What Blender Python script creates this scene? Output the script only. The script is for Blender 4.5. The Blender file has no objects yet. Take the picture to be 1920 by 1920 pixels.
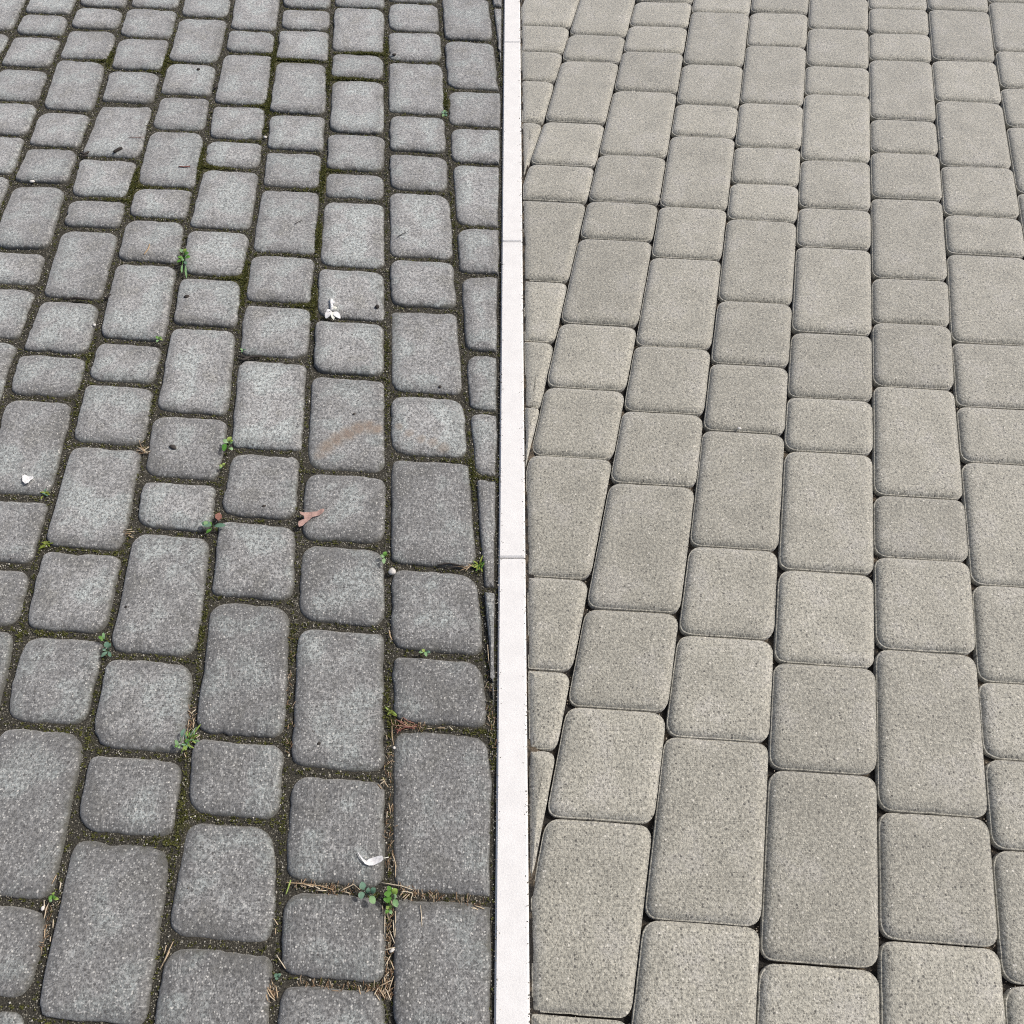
import bpy, bmesh, math, random
import numpy as np
from mathutils import Vector, Matrix, noise

random.seed(7)
R = math.radians
scene = bpy.context.scene
COL = scene.collection

# ---------------------------------------------------------------- camera
CAM_H = 1.4            # metres above the paving
FOC = 1534.0           # focal length in pixels of a 1920 px wide frame
HORIZON = -1560.0      # the horizon lies far above the frame
PITCH = math.atan((960.0 - HORIZON) / FOC)
cam_data = bpy.data.cameras.new('camera')
cam_data.sensor_width = 36.0
cam_data.lens = FOC / 1920.0 * 36.0
cam_data.clip_start = 0.05
cam_data.clip_end = 500.0
cam = bpy.data.objects.new('camera', cam_data)
cam.location = (0, 0, CAM_H)
cam.rotation_euler = (math.pi / 2 - PITCH, 0, 0)
COL.objects.link(cam)
scene.camera = cam

# ---------------------------------------------------------------- sky, sun, exposure
SUN_EL, SUN_AZ = 48.0, 72.0
world = bpy.data.worlds.new('World')
scene.world = world
world.use_nodes = True
wt = world.node_tree
sky = wt.nodes.new('ShaderNodeTexSky')
sky.sky_type = 'NISHITA'
sky.sun_disc = False
sky.sun_elevation = R(SUN_EL)
sky.sun_rotation = R(SUN_AZ)
sky.dust_density = 5.0
sky.air_density = 0.8
sky.ozone_density = 0.6
wt.links.new(sky.outputs[0], wt.nodes['Background'].inputs[0])
wt.nodes['Background'].inputs[1].default_value = 0.11
to_sun = Vector((math.sin(R(SUN_AZ)) * math.cos(R(SUN_EL)), math.cos(R(SUN_AZ)) * math.cos(R(SUN_EL)), math.sin(R(SUN_EL))))
sun_data = bpy.data.lights.new('sun', 'SUN')
sun_data.energy = 2.7
sun_data.angle = R(5.0)
sun_data.color = (1.0, 0.965, 0.915)
sun = bpy.data.objects.new('sun', sun_data)
sun.rotation_euler = (-to_sun).to_track_quat('-Z', 'Y').to_euler()
sun.location = to_sun * 20
COL.objects.link(sun)
scene.view_settings.view_transform = 'Standard'
scene.view_settings.look = 'None'
scene.view_settings.gamma = 1.0
scene.view_settings.use_curve_mapping = False
scene.view_settings.exposure = -0.05
scene.cycles.use_denoising = False
scene.cycles.pixel_filter_type = 'BLACKMAN_HARRIS'
scene.cycles.filter_width = 1.1
scene.cycles.max_bounces = 4
scene.cycles.diffuse_bounces = 2
scene.cycles.glossy_bounces = 2

# ---------------------------------------------------------------- helpers
CA, SA = math.cos(math.pi / 2 - PITCH), math.sin(math.pi / 2 - PITCH)

def ground(px, py, z=0.0):
    """point of the place that the photograph shows at (px, py), at height z"""
    x, y = (px - 960.0) / FOC, -(py - 960.0) / FOC
    wy, wz = y * CA + SA, y * SA - CA
    t = (z - CAM_H) / wz
    return Vector((x * t, wy * t, z))

def mesh_obj(name, verts, faces, mat, parent=None, smooth=True, loc=(0, 0, 0)):
    me = bpy.data.meshes.new(name)
    me.from_pydata([tuple(v) for v in verts], [], faces)
    me.materials.append(mat)
    if smooth:
        me.polygons.foreach_set('use_smooth', [True] * len(me.polygons))
    me.update()
    o = bpy.data.objects.new(name, me)
    o.location = loc
    COL.objects.link(o)
    if parent is not None:
        o.parent = parent
    return o

def empty(name, loc):
    o = bpy.data.objects.new(name, None)
    o.location = loc
    o.empty_display_size = 0.02
    COL.objects.link(o)
    return o

def tag(o, label=None, cat=None, group=None, kind=None):
    if label: o['label'] = label
    if cat: o['category'] = cat
    if group: o['group'] = group
    if kind: o['kind'] = kind
    return o

class NT:
    """tiny helper round a material's node tree"""
    def __init__(self, name):
        self.m = bpy.data.materials.new(name)
        self.m.use_nodes = True
        self.t = self.m.node_tree
        self.p = self.t.nodes['Principled BSDF']
        self._co = None
        self.dim = '3D'
    def n(self, typ, ins=None, **props):
        nd = self.t.nodes.new('ShaderNode' + typ)
        for k, v in props.items(): setattr(nd, k, v)
        for k, v in (ins or {}).items(): self.put(nd.inputs[k], v)
        return nd
    def put(self, sock, v):
        if isinstance(v, bpy.types.NodeSocket): self.t.links.new(v, sock)
        elif hasattr(v, 'outputs'): self.t.links.new(v.outputs[0], sock)
        else:
            if sock.type == 'RGBA' and len(v) == 3: v = (*v, 1.0)
            sock.default_value = v
    def math(self, op, a, b=0.0, c=0.0, clamp=False):
        return self.n('Math', {0: a, 1: b, 2: c}, operation=op, use_clamp=clamp).outputs[0]
    def mul(self, a, b): return self.math('MULTIPLY', a, b)
    def add(self, a, b): return self.math('ADD', a, b)
    def rng(self, v, a, b, c=0.0, d=1.0, smooth=True):
        return self.n('MapRange', {0: v, 1: a, 2: b, 3: c, 4: d}, interpolation_type='SMOOTHSTEP' if smooth else 'LINEAR').outputs[0]
    def mix(self, f, a, b, blend='MIX'):
        nd = self.n('Mix', data_type='RGBA', blend_type=blend)
        self.put(nd.inputs[0], f); self.put(nd.inputs[6], a); self.put(nd.inputs[7], b)
        return nd.outputs[2]
    def scale(self, col, v):
        return self.n('VectorMath', {0: col, 3: v}, operation='SCALE').outputs[0]
    def obj_coords(self):
        """object coordinates, shifted by a random amount for each object"""
        if self._co is None:
            tc = self.n('TexCoord'); oi = self.n('ObjectInfo')
            self.rand = oi.outputs['Random']
            off = self.n('VectorMath', {0: (17.3, 41.7, 9.1), 3: self.rand}, operation='SCALE').outputs[0]
            self._obj = tc.outputs['Object']
            self._co = self.n('VectorMath', {0: tc.outputs['Object'], 1: off}, operation='ADD').outputs[0]
        return self._co
    def noise(self, co, scale, detail=2.0, rough=0.5, dist=0.0):
        return self.n('TexNoise', {'Vector': co, 'Scale': scale, 'Detail': detail, 'Roughness': rough, 'Distortion': dist}, noise_dimensions=self.dim).outputs[0]
    def voro(self, co, scale):
        v = self.n('TexVoronoi', {'Vector': co, 'Scale': scale}, voronoi_dimensions=self.dim)
        s = self.n('SeparateColor', {0: v.outputs['Color']})
        return v.outputs['Distance'], s.outputs[0], s.outputs[1], s.outputs[2]
    def bump(self, h, strength, dist):
        b = self.n('Bump', {'Height': h, 'Strength': strength, 'Distance': dist})
        self.put(self.p.inputs['Normal'], b.outputs[0])
    def out(self, col, rough=0.85, spec=0.3):
        self.put(self.p.inputs['Base Color'], col)
        self.put(self.p.inputs['Roughness'], rough)
        self.put(self.p.inputs['Specular IOR Level'], spec)
        return self.m

# ---------------------------------------------------------------- materials
def weathered_concrete(name, stain=None):
    k = NT(name)
    k.dim = '2D'
    co = k.obj_coords()
    large = k.noise(co, 10.0, 2, 0.6)
    mid = k.noise(co, 48.0, 4, 0.7)
    fine = k.noise(co, 165.0, 4, 0.8)
    val = k.mul(k.mul(k.rng(mid, 0.28, 0.72, 0.80, 1.20), k.rng(fine, 0.30, 0.70, 0.36, 1.72)), k.mul(k.rng(large, 0.3, 0.7, 0.82, 1.18), k.rng(k.rand, 0, 1, 0.84, 1.14, False)))
    tint = k.mix(k.rng(large, 0.48, 0.62), (0.284, 0.285, 0.277), (0.264, 0.286, 0.276))
    tint = k.mix(k.rng(large, 0.30, 0.42, 0.5, 0.0), tint, (0.270, 0.264, 0.230))
    col = k.scale(tint, val)
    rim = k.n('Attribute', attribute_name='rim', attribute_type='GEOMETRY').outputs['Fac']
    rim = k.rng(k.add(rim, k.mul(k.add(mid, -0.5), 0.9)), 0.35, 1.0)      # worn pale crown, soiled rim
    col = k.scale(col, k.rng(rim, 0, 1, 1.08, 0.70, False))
    # lichen and dark soiling, plus painted shade of the near pavers, set per paver
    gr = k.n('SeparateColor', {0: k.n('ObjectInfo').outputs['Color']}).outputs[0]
    film_shade = k.rng(k.add(k.add(mid, k.mul(k.add(large, -0.5), -0.35)), k.mul(k.add(gr, -0.5), 0.40)), 0.47, 0.64, 0.0, 0.62)
    col = k.mix(film_shade, col, k.scale((0.098, 0.099, 0.096), k.rng(fine, 0.28, 0.72, 0.5, 1.5)))
    # brushed, worn lines that run in a different direction on every paver
    wob = k.n('VectorMath', {0: (0.0, 0.10, 0.0), 3: large}, operation='SCALE').outputs[0]
    rot = k.n('VectorRotate', {'Vector': k.n('VectorMath', {0: co, 1: wob}, operation='ADD').outputs[0], 'Angle': k.mul(k.rand, 19.0)}, rotation_type='Z_AXIS').outputs[0]
    st = k.n('VectorMath', {0: rot, 1: (0.05, 1.0, 1.0)}, operation='MULTIPLY').outputs[0]
    lm = k.rng(k.noise(st, 400.0, 2, 0.7), 0.56, 0.70)
    col = k.mix(k.mul(lm, k.rng(k.add(k.mul(mid, 0.6), k.mul(large, 0.4)), 0.40, 0.60, 0.05, 0.60)), col, (0.50, 0.50, 0.48))
    # pale and dark aggregate
    d1, r1, g1, b1 = k.voro(co, 270.0)
    grain = k.rng(d1, 0.25, 0.46, 1, 0)
    col = k.mix(k.mul(k.mul(grain, k.rng(r1, 0.74, 0.82)), 0.70), col, (0.55, 0.55, 0.52))
    col = k.mix(k.mul(k.mul(grain, k.rng(g1, 0.66, 0.76)), 0.75), col, (0.060, 0.060, 0.058))
    d3, r3, g3, b3 = k.voro(co, 46.0)
    pit = k.mul(k.rng(d3, 0.06, 0.12, 1, 0), k.rng(r3, 0.78, 0.80))
    col = k.mix(k.mul(pit, 0.85), col, (0.045, 0.042, 0.040))
    col = k.mix(k.mul(k.mul(k.rng(d3, 0.05, 0.08, 1, 0), k.rng(g3, 0.80, 0.82)), 0.9), col, (0.66, 0.65, 0.60))
    if stain:
        geo = k.n('NewGeometry')
        wn = k.n('TexNoise', {'Vector': geo.outputs['Position'], 'Scale': 60.0, 'Detail': 4.0})
        pos = k.n('VectorMath', {0: wn.outputs['Color'], 1: (0.020, 0.020, 0.0), 2: geo.outputs['Position']}, operation='MULTIPLY_ADD').outputs[0]
        total = None
        for (p, rad, amt) in stain:
            c = p + Vector((0.010, 0.010, 0))
            dd = k.n('VectorMath', {0: pos, 1: tuple(c)}, operation='DISTANCE').outputs['Value']
            mm = k.rng(dd, rad * 0.25, rad * 1.1, amt, 0)
            total = mm if total is None else k.math('MAXIMUM', total, mm)
        col = k.mix(k.mul(total, k.rng(fine, 0.35, 0.6, 0.6, 1.0)), col, k.mix(k.rng(total, 0.6, 0.95), (0.275, 0.205, 0.140), (0.205, 0.135, 0.088)))
    # soil and algae on the flanks, down in the joint
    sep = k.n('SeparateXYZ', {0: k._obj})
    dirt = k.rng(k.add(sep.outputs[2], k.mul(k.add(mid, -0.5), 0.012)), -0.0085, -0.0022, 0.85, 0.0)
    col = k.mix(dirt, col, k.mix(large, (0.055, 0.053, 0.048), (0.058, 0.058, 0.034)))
    k.bump(k.noise(co, 190.0, 3, 0.75), 0.8, 0.0022)
    k.p.inputs['Sheen Weight'].default_value = 0.5
    k.p.inputs['Sheen Roughness'].default_value = 0.6
    return k.out(col, 0.62, 0.45)

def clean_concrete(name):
    k = NT(name)
    k.dim = '2D'
    co = k.obj_coords()
    large = k.noise(co, 11.0, 5, 0.7)
    fine = k.noise(co, 200.0, 5, 0.85)
    val = k.mul(k.mul(k.rng(large, 0.28, 0.72, 0.86, 1.12), k.rng(fine, 0.30, 0.70, 0.50, 1.48)), k.rng(k.rand, 0, 1, 0.88, 1.09, False))
    tint = k.mix(k.rng(large, 0.50, 0.68, 0, 0.6), (0.366, 0.354, 0.296), (0.352, 0.340, 0.304))
    col = k.scale(tint, val)
    d1, r1, g1, b1 = k.voro(co, 300.0)
    grain = k.rng(d1, 0.25, 0.46, 1, 0)
    col = k.mix(k.mul(k.mul(grain, k.rng(r1, 0.74, 0.84)), 0.65), col, (0.62, 0.595, 0.50))
    col = k.mix(k.mul(k.mul(grain, k.rng(g1, 0.70, 0.80)), 0.75), col, (0.11, 0.105, 0.085))
    d2, r2, g2, b2 = k.voro(co, 115.0)
    col = k.mix(k.mul(k.mul(k.rng(d2, 0.14, 0.26, 1, 0), k.rng(r2, 0.88, 0.92)), 0.80), col, (0.05, 0.047, 0.042))
    col = k.mix(k.mul(k.mul(k.rng(d2, 0.10, 0.26, 1, 0), k.rng(g2, 0.955, 0.98)), 0.8), col, (0.78, 0.75, 0.66))
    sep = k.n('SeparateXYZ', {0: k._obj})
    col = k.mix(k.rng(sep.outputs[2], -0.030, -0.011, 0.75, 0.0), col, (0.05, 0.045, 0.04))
    k.bump(k.noise(co, 260.0, 2, 0.8), 0.75, 0.0018)
    k.p.inputs['Sheen Weight'].default_value = 0.5
    k.p.inputs['Sheen Roughness'].default_value = 0.6
    return k.out(col, 0.7, 0.35)

def joint_soil():
    k = NT('mossy_joint_soil')
    k.dim = '2D'
    tc = k.n('TexCoord'); co = tc.outputs['Object']
    a = k.n('Attribute', attribute_name='moss', attribute_type='GEOMETRY').outputs['Fac']
    mid = k.noise(co, 45.0, 5, 0.7); fine = k.noise(co, 420.0, 3, 0.7)
    soil = k.mix(k.rng(fine, 0.3, 0.7), (0.030, 0.028, 0.023), (0.098, 0.092, 0.075))
    moss = k.mix(k.rng(fine, 0.3, 0.7), (0.034, 0.034, 0.016), (0.108, 0.105, 0.045))
    col = k.mix(k.rng(k.add(mid, k.mul(k.add(a, -0.5), 0.55)), 0.42, 0.62), soil, moss)
    d1, r1, g1, b1 = k.voro(co, 330.0)
    col = k.mix(k.mul(k.mul(k.rng(d1, 0.2, 0.42, 1, 0), k.rng(r1, 0.78, 0.84)), 0.85), col, (0.38, 0.36, 0.29))
    k.bump(k.add(fine, k.mul(mid, 1.5)), 0.9, 0.003)
    return k.out(col, 0.95, 0.15)

def joint_sand():
    k = NT('dark_joint_sand')
    k.dim = '2D'
    tc = k.n('TexCoord'); co = tc.outputs['Object']
    mid = k.noise(co, 30.0, 4, 0.7); fine = k.noise(co, 420.0, 3, 0.7)
    col = k.mix(k.rng(mid, 0.45, 0.7), (0.030, 0.028, 0.026), (0.14, 0.115, 0.085))
    col = k.scale(col, k.rng(fine, 0.2, 0.8, 0.5, 1.5))
    k.bump(fine, 0.8, 0.002)
    return k.out(col, 0.95, 0.1)

def island_mat(name, a, b, c, rough=0.8, spec=0.2, per_object=False):
    """plain organic or mineral material: colour varies from piece to piece"""
    k = NT(name)
    r = k.n('ObjectInfo').outputs['Random'] if per_object else k.n('NewGeometry').outputs['Random Per Island']
    tc = k.n('TexCoord')
    v = k.noise(tc.outputs['Object'], 260.0, 3, 0.6)
    col = k.mix(k.rng(r, 0.0, 0.5, 0, 1, False), a, k.mix(k.rng(r, 0.5, 1.0, 0, 1, False), b, c))
    col = k.scale(col, k.rng(v, 0.25, 0.75, 0.78, 1.2))
    k.bump(v, 0.4, 0.0006)
    return k.out(col, rough, spec)

def leaf_mat(name, a, b):
    k = NT(name)
    tc = k.n('TexCoord'); r = k.n('ObjectInfo').outputs['Random']
    v = k.noise(tc.outputs['Object'], 180.0, 3, 0.6)
    col = k.mix(r, a, b)
    col = k.scale(col, k.rng(v, 0.25, 0.75, 0.75, 1.25))
    k.bump(v, 0.3, 0.0005)
    m = k.out(col, 0.5, 0.4)
    k.p.inputs['Subsurface Weight'].default_value = 0.0
    return m

def added_white_concrete():
    k = NT('added_strip_concrete')
    k.dim = '2D'
    co = k.obj_coords()
    mid = k.noise(co, 30.0, 5, 0.65); fine = k.noise(co, 400.0, 3, 0.7)
    col = k.scale((0.83, 0.825, 0.81), k.mul(k.rng(mid, 0.25, 0.75, 0.95, 1.02), k.rng(fine, 0.2, 0.8, 0.92, 1.05)))
    k.bump(k.add(fine, mid), 0.35, 0.001)
    return k.out(col, 0.85, 0.2)

def far_ground():
    k = NT('bare_sandy_ground')
    k.dim = '2D'
    tc = k.n('TexCoord'); co = tc.outputs['Object']
    v = k.noise(co, 3.0, 6, 0.65); f = k.noise(co, 90.0, 4, 0.7)
    col = k.mix(v, (0.14, 0.12, 0.09), (0.24, 0.21, 0.165))
    col = k.scale(col, k.rng(f, 0.2, 0.8, 0.7, 1.3))
    k.bump(f, 0.6, 0.01)
    return k.out(col, 0.95, 0.1)

# ---------------------------------------------------------------- layout read off the photograph
# joint lines (x,y) px ; cross joints y at column centre
LJ={'R1':[(830,90),(840,250),(848,390),(860,540),(867,660),(878,800),(893,960),(905,1150),(919,1300),(932,1520)],
'K1':[(724,90),(724,300),(725,500),(725,700),(727,900),(726,1100),(728,1300),(730,1560),(728,1770)],
'K2':[(618,75),(614,200),(609,280),(604,340),(597,430),(591,530),(583,630),(575,760),(562,950),(553,1080),(545,1300),(526,1560),(520,1760)],
'K3':[(517,75),(501,200),(492,300),(480,390),(464,480),(457,520),(451,570),(437,700),(427,830),(408,930),(400,1000),(395,1056),(375,1188),(371,1259),(358,1343),(339,1528),(315,1660),(292,1803)],
'K4':[(421,76),(404,136),(392,208),(380,292),(363,363),(344,435),(331,519),(320,584),(306,668),(289,740),(277,787),(270,847),(256,907),(246,979),(232,1032),(217,1128),(205,1176),(184,1259),(169,1355),(150,1444),(136,1516),(119,1612),(93,1719),(71,1827)],
'K5':[(320,76),(301,148),(287,203),(272,256),(256,327),(239,375),(222,447),(203,524),(186,584),(172,649),(157,704),(143,747),(129,823),(109,895),(93,943),(86,984),(66,1044),(52,1116)],
'K6':[(217,71),(193,148),(184,184),(167,232),(143,292),(124,363),(109,423),(83,490),(71,555),(52,589)],
'K7':[(117,71),(88,143),(69,208),(50,256)]}
LC={('K1','R1'):[57,113,212,284,357,483,576,738,857,1064,1226,1365,1683,1955],
('K2','K1'):[97,146,249,319,372,500,598,703,884,1017,1173,1450,1668,1843,2055],
('K3','K2'):[54,111,211,281,351,474,567,670,843,974,1123,1384,1536,1772,1985],
('K4','K3'):[97,194,260,313,428,517,611,776,898,996,1232,1412,1571,1925],
('K5','K4'):[115,176,242,349,407,490,637,717,833,1030,1188,1362,1688,1880],
('K6','K5'):[68,129,191,293,369,426,559,661,743,928,1058],
('K7','K6'):[52,109,206,273,342,465,533],
('K8','K7'):[64,123,188,250],
('R1','R2'):[74,166,235,305,424,513,661,772,896,1109,1288,1440]}
RJ={'J2':[(1863,48),(1871,120)],
'J1':[(1745,48),(1762,268),(1780,500),(1790,692),(1815,960),(1850,1420),(1865,1600)],
'J0':[(1631,48),(1637,500),(1641,960),(1648,1420),(1655,1872)],
'I1':[(1516,48),(1492,500),(1466,960),(1444,1420),(1423,1872)],
'I2':[(1404,48),(1353,500),(1301,960),(1242,1420),(1191,1872)],
'I3':[(1291,48),(1217,500),(1132,960),(1043,1420),(989,1707)],
'I4':[(1178,48),(1072,500),(997,835)],
'I5':[(1070,48),(1021,220),(987,320)]}
RC={('I1','J0'):[51,121,175,297,387,460,621,744,844,1069,1245,1446,1810,2050],
('J0','J1'):[109,220,284,369,519,604,723,928,1045,1219,1525,1770,2025],
('J1','J2'):[110,187,309,402,474,640,762,866,1098,1281,1427],
('I2','I1'):[83,191,272,341,409,563,680,806,1024,1192,1384,1730,1975],
('I3','I2'):[118,193,252,385,481,646,769,905,1142,1327,1537,1905],
('I4','I3'):[94,167,288,375,445,604,725,853,1078,1252,1400,1745],
('I5','I4'):[111,225,306,373,522,634,757],
('I6','I5'):[93,147,223]}


STRIP = 0.026     # half width of the white strip added between the two pavings
YMIN, YMAX, XMAX = -1.0, 4.3, 2.9

def line_slope(px, py, s):
    a, b = ground(px - 40, py - 40 * s), ground(px + 40, py + 40 * s)
    return (b.y - a.y) / (b.x - a.x)

class Paving:
    """columns of paver cells on the ground plane"""
    def __init__(self, J, order, C, pitch, lens, sign, slope_fn, keep):
        self.g = {}
        rows, rhs, keys = [], [], list(J)
        for k in keys:
            pts = sorted([(ground(x, y).y, ground(x, y).x) for x, y in J[k]])
            self.g[k] = (np.array([p[0] for p in pts]), np.array([p[1] for p in pts]))
            for Y, X in pts:
                r = [0.0] * (len(keys) + 1); r[keys.index(k)] = 1.0; r[-1] = Y
                rows.append(r); rhs.append(X)
        sol = np.linalg.lstsq(np.array(rows), np.array(rhs), rcond=None)[0]
        self.m = sol[-1]
        self.a = {k: sol[i] for i, k in enumerate(keys)}
        self.pitch, self.lens, self.keep = pitch, lens, keep
        # further joints outwards, beyond the measured ones
        self.order = list(order)
        self.cells = []
        rnd = random.Random(11 if sign < 0 else 23)
        for ka, kb in zip(self.order[:-1], self.order[1:]):
            ys = C.get((ka, kb))
            if ys is None:
                Yc = [(rnd.uniform(1.2, 1.5), None)]
            else:
                Yc = [(ground(960, y).y, y) for y in ys]
            lines = []
            for Y, py in Yc:
                Xc = 0.5 * (self.X(ka, Y) + self.X(kb, Y))
                if py is None:
                    py = 700.0
                px = 960 + Xc / (ground(1060, py).x / 100.0)
                lines.append((Y, Xc, line_slope(px, py, slope_fn(py))))
            lines.sort()
            def length():
                return rnd.choices(lens, (0.24, 0.42, 0.34))[0] * rnd.uniform(0.985, 1.015)
            while lines[0][0] > YMIN:
                Y = lines[0][0] - length(); lines.insert(0, (Y, 0.5 * (self.X(ka, Y) + self.X(kb, Y)), lines[0][2]))
            while lines[-1][0] < YMAX:
                Y = lines[-1][0] + length(); lines.append((Y, 0.5 * (self.X(ka, Y) + self.X(kb, Y)), lines[-1][2]))
            for lo, hi in zip(lines[:-1], lines[1:]):
                poly = [self.hit(ka, lo), self.hit(kb, lo), self.hit(kb, hi), self.hit(ka, hi)]
                poly = self.clip(poly)
                if poly: self.cells.append(poly)
    def X(self, k, Y):
        if k not in self.g:
            i = self.order.index(k)
            known = [q for q in self.order if q in self.g]
            if i < self.order.index(known[0]): return self.X(known[0], Y) - self.pitch * (self.order.index(known[0]) - i)
            return self.X(known[-1], Y) + self.pitch * (i - self.order.index(known[-1]))
        ys, xs = self.g[k]
        return float(self.a[k] + self.m * Y + np.interp(Y, ys, xs - self.a[k] - self.m * ys))
    def hit(self, k, ln):
        Y = ln[0]
        for _ in range(6):
            Y = ln[0] + ln[2] * (self.X(k, Y) - ln[1])
        return Vector((self.X(k, Y), Y))
    def clip(self, poly):
        """cut the paver where the added strip runs"""
        lim = STRIP + 0.0015
        s = -1.0 if self.keep == 'left' else 1.0
        out = []
        for i, p in enumerate(poly):
            q = poly[(i + 1) % len(poly)]
            dp, dq = p.x * s - lim, q.x * s - lim
            if dp >= 0: out.append(p)
            if (dp >= 0) != (dq >= 0): out.append(p.lerp(q, dp / (dp - dq)))
        if len(out) < 3: return None
        res = []
        for p in out:
            if not res or (p - res[-1]).length > 0.010: res.append(p)
        if len(res) > 2 and (res[0] - res[-1]).length < 0.010: res.pop()
        if len(res) < 3: return None
        xs = [p.x for p in res]; ysv = [p.y for p in res]
        if max(xs) - min(xs) < 0.013 or max(ysv) - min(ysv) < 0.050: return None
        return res

def inset(poly, d):
    n = len(poly); ls = []
    for i in range(n):
        a, b = poly[i], poly[(i + 1) % n]
        t = (b - a).normalized(); nn = Vector((-t.y, t.x))
        ls.append((a + nn * d, t))
    out = []
    for i in range(n):
        (p, t), (q, u) = ls[i - 1], ls[i]
        cr = t.x * u.y - t.y * u.x
        if abs(cr) < 1e-5: out.append(q.copy()); continue
        w = q - p
        out.append(p + t * ((w.x * u.y - w.y * u.x) / cr))
    return out

def rounded(poly, d, cut, nc=6, ne=6):
    P = inset(poly, d); n = len(P); pts = []
    ends = []
    for i in range(n):
        a, p, b = P[i - 1], P[i], P[(i + 1) % n]
        la, lb = (a - p).length, (b - p).length
        t = min(max(cut[i] - 0.55 * d, 0.4 * cut[i]), 0.45 * la, 0.45 * lb)
        ends.append((p + (a - p).normalized() * t, p, p + (b - p).normalized() * t))
    for i in range(n):
        s, p, e = ends[i]
        for j in range(nc):
            u = j / (nc - 1)
            q = s * (1 - u) ** 2 + p * (2 * u * (1 - u)) + e * u ** 2
            m = (s + e) / 2 * 0.0
            pts.append(q)
        nx = ends[(i + 1) % n][0]
        for j in range(1, ne):
            pts.append(e.lerp(nx, j / ne))
    return pts

def build_paver(poly, style, rnd, simple=False):
    """verts and faces of one paver round its own centre, top face at z = 0"""
    c = sum(poly, Vector((0, 0))) / len(poly)
    loc = [p - c for p in poly]
    if style == 'old':
        g = rnd.uniform(0.0050, 0.0082)
        cut = [rnd.uniform(0.020, 0.046) for _ in loc]
        prof = [(0.0, -0.055), (0.0, -0.0130), (0.0008, -0.0088), (0.0028, -0.0054), (0.0062, -0.0029), (0.0115, -0.0013), (0.019, -0.0004), (0.029, 0.0)]
        wob, seed = 0.0026, rnd.uniform(0, 90)
    else:
        g = rnd.uniform(0.0006, 0.0018)
        cut = [rnd.uniform(0.022, 0.031) for _ in loc]
        prof = [(0.0, -0.055), (0.0, -0.0092), (0.0003, -0.0088), (0.0021, -0.0086), (0.0026, -0.0075), (0.0046, -0.0050), (0.0075, -0.0028), (0.0110, -0.0013), (0.0155, -0.0004), (0.021, 0.0)]
        wob, seed = 0.00035, rnd.uniform(0, 90)
    n0 = len(loc)
    for i, p in enumerate(poly):              # sawn edge along the added white strip: square corners
        if abs(abs(p.x) - STRIP - 0.0015) < 0.0015: cut[i] = 0.005
    narrow = min(max((q - loc[i]).dot(Vector((-(loc[(i + 1) % n0] - loc[i]).normalized().y, (loc[(i + 1) % n0] - loc[i]).normalized().x))) for q in loc) for i in range(n0))
    fit = min(1.0, max(0.05, (narrow * 0.36 - g) / prof[-1][0]))
    if fit < 1.0:
        prof = [(d * fit, z) for d, z in prof]
        cut = [q * max(0.25, fit) for q in cut]
    if simple:
        prof = [prof[0], prof[1], prof[len(prof) // 2], prof[-1]]
    nc, ne = (3, 2) if simple else (6, 9)
    rings = []
    base = rounded(loc, g, cut, nc, ne)
    n = len(base)
    off = []
    for p in base:
        v = Vector((p.x * 22 + seed, p.y * 22, seed))
        v2 = Vector((p.x * 90 + seed, p.y * 90, seed * 0.3))
        v3 = Vector((p.x * 240 + seed, p.y * 240, seed * 0.7))
        chip = max(0.0, noise.noise(Vector((p.x * 45, p.y * 45, seed * 2.0))) - 0.42) * (-0.012 if style == 'old' else -0.004)
        off.append(p.normalized() * (noise.noise(v) * wob * 1.3 + noise.noise(v2) * wob * 0.7 + noise.noise(v3) * wob * 0.35 + chip))
    tx, ty = (rnd.gauss(0, 0.011), rnd.gauss(0, 0.011)) if style == 'old' else (rnd.gauss(0, 0.0065), rnd.gauss(0, 0.0065))
    verts, faces = [], []
    def zf(p, z):
        if z < -0.05: return z
        w = 0.0
        if style == 'old':
            w = noise.noise(Vector((p.x * 30 + seed, p.y * 30, 3.0))) * 0.0009 + noise.noise(Vector((p.x * 130 + seed, p.y * 130, 6.0))) * 0.0006 * (1.0 if z < -0.0002 else 0.3)
        return z + w
    for d, z in prof:
        r = rounded(loc, g + d, cut, nc, ne)
        for p, o in zip(r, off):
            q = p + o
            verts.append((q.x, q.y, zf(q, z) + (tx * q.x + ty * q.y)))
    last = [Vector(verts[-n + i][:2]) for i in range(n)]
    for s in ((0.62, 0.28) if not simple else (0.5,)):
        for p in last:
            q = p * s
            verts.append((q.x, q.y, zf(q, 0.0) + (tx * q.x + ty * q.y)))
    nr = len(verts) // n
    verts.append((0, 0, zf(Vector((0, 0)), 0)))
    ci = len(verts) - 1
    for r in range(nr - 1):
        for i in range(n):
            j = (i + 1) % n
            faces.append((r * n + i, r * n + j, (r + 1) * n + j, (r + 1) * n + i))
    for i in range(n):
        faces.append(((nr - 1) * n + i, (nr - 1) * n + (i + 1) % n, ci))
    return c, verts, faces

def in_view(c, margin):
    """is a ground point inside the photographed trapezium, with a margin in metres"""
    y0, y1 = ground(960, 1920).y, ground(960, 0).y
    if c.y < y0 - margin or c.y > y1 + margin: return False
    yy = min(max(c.y, y0), y1)
    half = 0.74 + (1.66 - 0.74) * (yy - y0) / (y1 - y0)
    return abs(c.x) < half + margin

# ---------------------------------------------------------------- ground and the two pavings
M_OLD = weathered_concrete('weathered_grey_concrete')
M_NEW = clean_concrete('sandy_grey_concrete')
M_SOIL, M_SAND, M_WHITE, M_FAR = joint_soil(), joint_sand(), added_white_concrete(), far_ground()

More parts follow.
